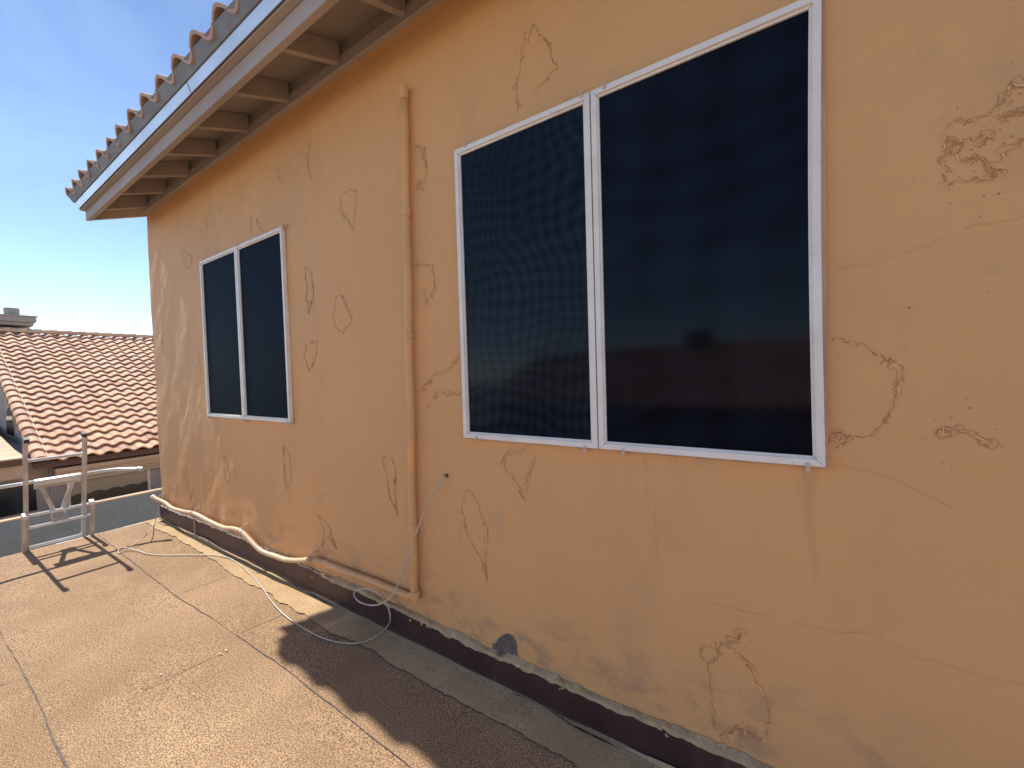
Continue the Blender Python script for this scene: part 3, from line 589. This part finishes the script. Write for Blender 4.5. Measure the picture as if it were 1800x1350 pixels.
# ---------------------------------------------------------------- ladder
ld = thing('extension_ladder', 'aluminium extension ladder with a stand-off bar leaning on the flat roof edge', 'ladder')
LT = .291; sx = Vector((LT, 0, 1)).normalized()        # up the rails; world +x is towards the camera
sn = Vector((0, 1, 0)); so_ = sx.cross(sn).normalized()
def LP(z, n, off=0): u = UE + .03 + .02 - LT * (z - ZF); return W(u, n, z) + so_ * off
def lz(px, py):
    r = ray(px, py); t = (UE + .05 + LT * ZF) / (r[0] + LT * r[2]); return (r * t)
nl = (lz(44, 800).y + lz(50, 940).y) / 2; nr = (lz(142, 800).y + lz(150, 920).y) / 2
def rail(name, n, za, zb, off, wy=.013, wx=.036):
    m = MB(); a, b = LP(za, n, off), LP(zb, n, off); sg = 1 if n > (nl + nr) / 2 else -1
    m.beam(a, b, sn * .0025, so_ * wx, 'alu')          # web
    for q in (-1, 1): m.beam(a + so_ * q * (wx - .002) + sn * sg * wy * .5 * 1, b + so_ * q * (wx - .002) + sn * sg * wy * .5, sn * wy, so_ * .0022, 'alu')
    r = m.build(name, ld, bevel=.001)
    c = MB(); c.beam(b - sx * .03, b + sx * .006, sn * (wy + .004), so_ * (wx + .003), 'rub' if off == 0 else 'alu_bright'); c.build('end_cap', r, bevel=.002)
    return r
ztop = lz(42, 772).z
rail('fly_rail', nl, ZF - 1.6, ztop, 0, .013, .034); rail('fly_rail', nr, ZF - 1.6, ztop + .0, 0, .013, .034)
zbt = lz(45, 900).z
rail('base_rail', nl - .022, -H, zbt, .055 * 0 - .0, .012, .030) if False else None
rail('base_rail', nl - .020, -H + .02, zbt, -.062, .014, .028); rail('base_rail', nr + .050, -H + .02, zbt + .01, -.062, .014, .028)
def rung(z, off, a, b, r=.016):
    m = MB(); m.tube([LP(z, a, off), LP(z, b, off)], r, 'alu_bright', 8); m.build('rung', ld)
for y in (806, 900, 955): rung(lz(90, {806: 805, 900: 899, 955: 953}[y]).z, 0, nl, nr)
for z in (lz(90, 915).z, ZF - .03, ZF - .34, ZF - .64, ZF - .95): rung(z, -.055, nl - .02, nr + .05)
for z in (ZF - .29, ZF - .6): rung(z, 0, nl, nr)
# stand-off: square bar across the rails, long arms, curved tips, V brace down to a plate
zs = lz(98, 848).z; so2 = .075; a0 = lz(62, 865).y; a1 = lz(145, 840).y
m = MB(); m.beam(LP(zs, a0 + .0, so2 - .01), LP(zs, a1, so2 - .01), so_ * .022, sx * .026, 'alu_bright'); m.beam(LP(zs - .035, a0, so2 + .004), LP(zs - .035, a1, so2 + .004), so_ * .004, sx * .036, 'alu'); m.build('stand_off_bar', ld, bevel=.003)
m = MB(); zA = zs + .012
X_ = lambda z, n, o: LP(z, n, so2 - .01) + Vector((o, 0, 0))
pl = [X_(zA, .15, .17), X_(zA, .20, .10), X_(zA, .27, .05), X_(zA, .36, .016), X_(zA, .46, .003), X_(zA, a0 + .03, 0)]
m.tube(spline(pl, 5), .0185, 'alu_bright', 8); m.build('arm', ld)
m = MB(); tip = W(5.585, 1.369, -.921)
X_ = lambda z, n, o: LP(z, n, so2 - .01) + Vector((o, 0, 0))
pr_ = [X_(zA, a1 - .03, 0), X_(zA, nr + .10, .004), X_(zA, nr + .20, .020), X_(zA - .004, nr + .28, .055), X_(zA - .010, nr + .345, .105), X_(zA - .018, nr + .40, .17)]
m.tube(spline(pr_, 6), .0185, 'alu_bright', 8); ar = m.build('arm', ld)
d_ = (pr_[-1] - pr_[-2]).normalized(); m = MB(); m.tube([pr_[-1] - d_ * .02, pr_[-1] + d_ * .035], .024, 'alu', 8); m.build('arm_tip', ar)
zp = lz(106, 905).z; nc = (nl + nr) / 2 + .02
for s_ in (-1, 1):
    m = MB(); m.beam(LP(zs - .03, nc + s_ * .112, so2 + .012), LP(zp, nc + s_ * .018, .035), sn * .017, so_ * .008, 'alu'); m.build('brace', ld, bevel=.002)
m = MB(); m.beam(LP(zp - .035, nc, .030), LP(zp + .05, nc, .030), sn * .050, so_ * .003, 'alu'); m.beam(LP(zp - .03, nc, .0), LP(zp + .0, nc, .0), sn * .045, so_ * .03, 'alu'); m.build('brace_plate', ld, bevel=.002)
m = MB(); m.tube([LP(zp - .04, nc + .02, .03), LP(zp - .055, nc + .022, .035)], .006, 'alu_bright', 8); m.build('bolt', ld); m = MB(); m.tube([LP(zs - .07, nc, so2 + .015), LP(zs + .0, nc, so2 + .02)], .006, 'alu_bright', 8); m.build('bolt', ld)
place(ld, W(UE + .05 + LT * (H + ZF), (nl + nr) / 2, -H))
# thin white metal edge of the flat roof
m = MB(); m.box(UE - .012, UE + .004, -4.0, WN - .02, ZF - .09, ZF + .002, 'alu_bright'); e = m.build('roof_edge_metal', fr)
# ---------------------------------------------------------------- block wall between the yards
m = MB(); m.box(12.0, 12.15, -14, 22, -H, -2.50, 'block'); bw = m.build('block_wall'); tag(bw, 'blue grey painted concrete block wall beyond the flat roof', 'wall')
m = MB(); m.box(11.99, 12.16, -14, 22, -2.499, -2.47, 'nroof'); m.build('wall_cap', bw)
# ---------------------------------------------------------------- neighbour's house
nh = thing('tiled_house', 'neighbouring stucco house with peach clay tile gable roof and chimney behind the block wall', 'house')
UN, ZN, SN = 13.5, -1.66, .42; UT = 22.0; N0, N1 = 1.62, 11.5
zt_ = lambda u: ZN + SN * (u - UN)
m = MB(); th2 = math.atan(SN); B_ = Vector((-math.cos(th2), 0, math.sin(th2))); Nn_ = Vector((math.sin(th2), 0, math.cos(th2)))
L_ = (UT - UN) / math.cos(th2); rows = int(L_ / .37); ex = L_ / rows
cols = int((N1 - N0) / .3)
tiles(m, W(UN, N0 + .10, ZN - .03), Vector((0, 1, 0)), B_, Nn_, cols, rows, .30, ex, 'tile', amp=.040, seg=10, thick=.032, tilt=.052, seed=9)
B2 = Vector((math.cos(th2), 0, math.sin(th2))); B2.x = -B2.x * -1
Bb = Vector((math.cos(th2), 0, math.sin(th2))); Nb = Vector((-math.sin(th2), 0, math.cos(th2)))
tiles(m, W(2 * UT - UN, N0 + .10, ZN - .03), Vector((0, 1, 0)), Bb, Nb, cols, rows, .30, ex, 'tile', amp=.05, pan=.02, seg=6, thick=.022, tilt=.036, seed=3)
for r in range(rows):                                   # barrel tiles down the gable edge
    for sgn, org, B in ((1, W(UN, N0, ZN), B_), (1, W(2 * UT - UN, N0, ZN), Bb)):
        Nq = Nn_ if B is B_ else Nb
        a = org + B * (r * ex) + Nq * .045; b = org + B * ((r + 1) * ex + .05) + Nq * .020
        barrel(m, a, b, Nq, .125, .105, 'tile', random.random(), 10, .022, .95)
for i in range(int((N1 - N0) / .36)):
    a = W(UT, N1 - i * .36, zt_(UT) + .035); barrel(m, a, a + Vector((0, -.42, -.015)), Vector((0, 0, 1)), .14, .12, 'tile', random.random() * .3)
m.build('tile_roof', nh, tint=True)
m = MB()
for B, o_, Nq in ((B_, W(UN, N0 + .125, ZN), Nn_),):
    pv = None
    for k in range(rows * 3):
        c = o_ + B * (k * ex / 3); h = .060 + .012 * vnoise(k * .9, 3, 5); q = (c + Nq * h + Vector((0, -.018, 0)), c + Nq * h + Vector((0, .012, 0)))
        if pv: m.face([pv[0], pv[1], q[1], q[0]], 'mortar')
        pv = q
m.build('mortar_line', nh)
m = MB()                                                # roof deck and fascia
def ndeck(n0, n1, off, t, mt, ue=UN + .05):
    for s in (1, -1):
        f = lambda u: u if s == 1 else 2 * UT - u
        m.hexa([W(f(ue), n0, zt_(ue) - off - t), W(f(ue), n1, zt_(ue) - off - t), W(f(UT), n1, zt_(UT) - off - t), W(f(UT), n0, zt_(UT) - off - t), W(f(ue), n0, zt_(ue) - off), W(f(ue), n1, zt_(ue) - off), W(f(UT), n1, zt_(UT) - off), W(f(UT), n0, zt_(UT) - off)], mt)
ndeck(N0 - .10, N1, .035, .10, 'nfascia')
m.box(UN + .02, UN + .06, N0 - .10, N1, ZN - .14, ZN - .055, 'nfascia'); m.build('roof_fascia', nh)
UF = UN + .42                                           # front facade
m = MB(); m.hexa([W(u, n, z) for z in (-H, ZN - .02) for u, n in ((UF, 1.78), (2 * UT - UF, 1.78), (2 * UT - UF, N1 - .2), (UF, N1 - .2))], 'nwall')
ua, ub_ = UF + .02, 2 * UT - UF - .02
m.hexa([W(ua, 1.782, -2), W(ub_, 1.782, -2), W(ub_, 1.95, -2), W(ua, 1.95, -2), W(UT - .02, 1.782, zt_(UT) - .1), W(UT + .02, 1.782, zt_(UT) - .1), W(UT + .02, 1.95, zt_(UT) - .1), W(UT - .02, 1.95, zt_(UT) - .1)], 'nwall')
m.build('facade', nh)
nb0 = on_u(92, 830, UF).y
m = MB()
for (za, zb, o) in ((-.20, -.30, .34), (-.30, -.42, .25), (-.42, -.50, .17), (-.50, -.60, .12)): m.box(UF - o, UF - .002, nb0, N1 - .3, ZN + zb + .0008, ZN + za, 'ntrim')
m.build('cornice', nh, bevel=.01)
# big brown window on the right
pa = on_u(122, 835, UF - .02); pb = on_u(258, 820, UF - .02); ztopw = pb.z
m = MB(); m.box(UF - .03, UF - .001, pb.y, pb.y + .055, -3.9, ztopw + .05, 'mortar'); m.box(UF - .03, UF - .001, pa.y, pb.y - .001, ztopw, ztopw + .05, 'mortar'); m.box(UF - .03, UF - .001, pa.y - .055, pa.y - .001, -3.9, ztopw + .05, 'mortar')
wn = m.build('window', nh)
m = MB(); m.box(UF - .012, UF - .002, pa.y, pb.y, -3.9, ztopw, 'nglass'); m.build('pane', wn)
m = MB(); K = 60                                        # scalloped reflection in the glass, added as a paler sheet before the pane
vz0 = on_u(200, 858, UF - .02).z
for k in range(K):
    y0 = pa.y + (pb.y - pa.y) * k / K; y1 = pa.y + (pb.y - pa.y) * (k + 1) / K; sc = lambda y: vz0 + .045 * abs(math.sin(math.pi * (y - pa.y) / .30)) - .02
    m.face([W(UF - .016, y0, sc(y0)), W(UF - .016, y1, sc(y1)), W(UF - .016, y1, ztopw - .03), W(UF - .016, y0, ztopw - .03)], 'pane_reflection')
m.build('reflection_band', wn)
# darker window on the left part
qa = on_u(-60, 850, UF - .02); qb = on_u(62, 842, UF - .02); zs_ = on_u(30, 904, UF - .02).z
m = MB(); m.box(UF - .05, UF - .001, qa.y - .1, qb.y + .05, zs_ - .06, zs_, 'ntrim'); w2 = m.build('window', nh)
m = MB(); m.box(UF - .012, UF - .002, qa.y, qb.y, zs_ + .001, qb.z, 'nglass2'); m.build('pane', w2)
m = MB(); m.box(UF - .012, UF - .002, qa.y, qb.y, -H + .9, zs_ - .061, 'nglass2'); m.build('pane', w2)
# low flat wing left of the gable, arched window above it
zl0 = on_u(20, 807, UN - .1).z
m = MB(); m.box(UN - .1, 30, -9, 1.37, zl0 - .10, zl0 - .003, 'nroof'); m.box(UN - .12, UN - .101, -9, 1.37, zl0 - .16, zl0 - .03, 'nfascia'); m.box(UN + .0, UF, -9, 1.37, zl0 - .45, zl0 - .101, 'ntrim'); m.box(UF, 30, -9, 1.775, -H, zl0 - .101, 'nwall')
m.hexa([W(UN - .1, -9, zl0 - .003), W(UN - .1, 1.37, zl0 - .003), W(30, 1.775, zl0 + .12), W(30, -9, zl0 + .12), W(UN - .1, -9, zl0), W(UN - .1, 1.37, zl0), W(30, 1.775, zl0 + .5), W(30, -9, zl0 + .5)], 'nroof')
m.build('low_wing', nh)
ca = on_n(19, 762, 1.782); cbx = on_n(26, 765, 1.782)
uc = on_n(18, 740, 1.77).x; wr = abs(on_n(12, 740, 1.77).x - on_n(25, 740, 1.77).x) / 2; zb_ = on_n(19, 764, 1.77).z; zt2 = on_n(17, 716, 1.77).z
def arch(w_, zlo, zhi, n, mt, m):
    P = [W(uc - w_, n, zlo), W(uc + w_, n, zlo)] + [W(uc + w_ * math.cos(t), n, zhi - w_ + w_ * math.sin(t)) for t in [math.pi * j / 14 for j in range(15)]]
    m.face(P, mt); Q_ = [p + Vector((0, .015, 0)) for p in P]
    for i in range(len(P)): j = (i + 1) % len(P); m.face([P[i], P[j], Q_[j], Q_[i]], mt)
m = MB(); arch(wr + .10, zb_ - .08, zt2 + .12, 1.765, 'ntrim', m); w3 = m.build('window', nh)
m = MB(); arch(wr, zb_, zt2, 1.755, 'nglass2', m); m.build('pane', w3)
# chimney with stepped cap and a round pot
uc_ = UT + .75
def cy(px, y=565): return on_u(px, y, uc_).y
m = MB(); z5 = [on_u(30, y, uc_).z for y in (555, 566, 571, 576, 590)]
cn0 = .6
m.box(uc_, uc_ + 1.2, cn0, cy(55), -1, z5[3] , 'chim')
m.box(uc_ - .10, uc_ + 1.3, cn0 - .1, cy(58), z5[2] - .02, z5[1] , 'chim'); m.box(uc_ - .2, uc_ + 1.4, cn0 - .2, cy(62.5), z5[1] + .001, z5[0] - .04, 'chim'); m.box(uc_ - .24, uc_ + 1.44, cn0 - .24, cy(65), z5[0] - .039, z5[0] + .01, 'chim')
ch = m.build('chimney', nh, bevel=.012)
c0 = (cy(11) + cy(39.5)) / 2; rr = (cy(39.5) - cy(11)) / 2; zp0, zp1 = on_u(25, 553, uc_).z, on_u(25, 541, uc_).z
m = MB(); m.tube([W(uc_ + .5, c0, zp0 - .05), W(uc_ + .5, c0, zp0 + .08)], rr * .75, 'chim', 20); m.tube([W(uc_ + .5, c0, zp0 + .06), W(uc_ + .5, c0, zp1 + .04)], rr * 1.02, 'chim', 24); m.build('chimney_pot', ch, bevel=.01)
vy = on_u(91, 580, UT + .5).y
m = MB(); m.tube([W(UT + .5, vy, 1.6), W(UT + .5, vy, zt_(UT) + .22)], .08, 'chim', 12); m.build('roof_vent', nh)
place(nh, W(UF, 5, -H))
# ---------------------------------------------------------------- house across the street side, mirrored in the near window
oh = thing('tiled_house', 'low tile roofed stucco house across the yard, seen only mirrored in the dark near window', 'house')
m = MB(); ze, nE, nR = -1.3, -11.0, -16.5
ln = math.hypot(nR - nE, (nE - nR) * .42); t3 = math.atan(.42)
tiles(m, W(11, nE, ze), Vector((1, 0, 0)), Vector((0, -math.cos(t3), math.sin(t3))), Vector((0, math.sin(t3), math.cos(t3))), 66, int(ln / .37), .3, .37, 'tile', seg=5, seed=21, amp=.05)
tiles(m, W(11, 2 * nR - nE, ze), Vector((1, 0, 0)), Vector((0, math.cos(t3), math.sin(t3))), Vector((0, -math.sin(t3), math.cos(t3))), 66, int(ln / .37), .3, .37, 'tile', seg=4, seed=22, amp=.05)
m.build('tile_roof', oh, tint=True)
m = MB(); m.box(-8.4, 10.6, 2 * nR - nE + .6, nE - .6, -H, ze, 'nwall'); m.hexa([W(10.6, nE - .3, ze), W(-8.4, nE - .3, ze), W(-8.4, 2 * nR - nE + .3, ze), W(10.6, 2 * nR - nE + .3, ze), W(10.6, nR + .02, ze + 2.18), W(-8.4, nR + .02, ze + 2.18), W(-8.4, nR - .02, ze + 2.18), W(10.6, nR - .02, ze + 2.18)], 'nwall'); m.build('facade', oh)
m = MB(); m.box(2.2, 3.2, nR - .6, nR + .6, ze + 1, ze + 2.9, 'chim'); m.build('chimney', oh)
place(oh, W(1, nE, -H))
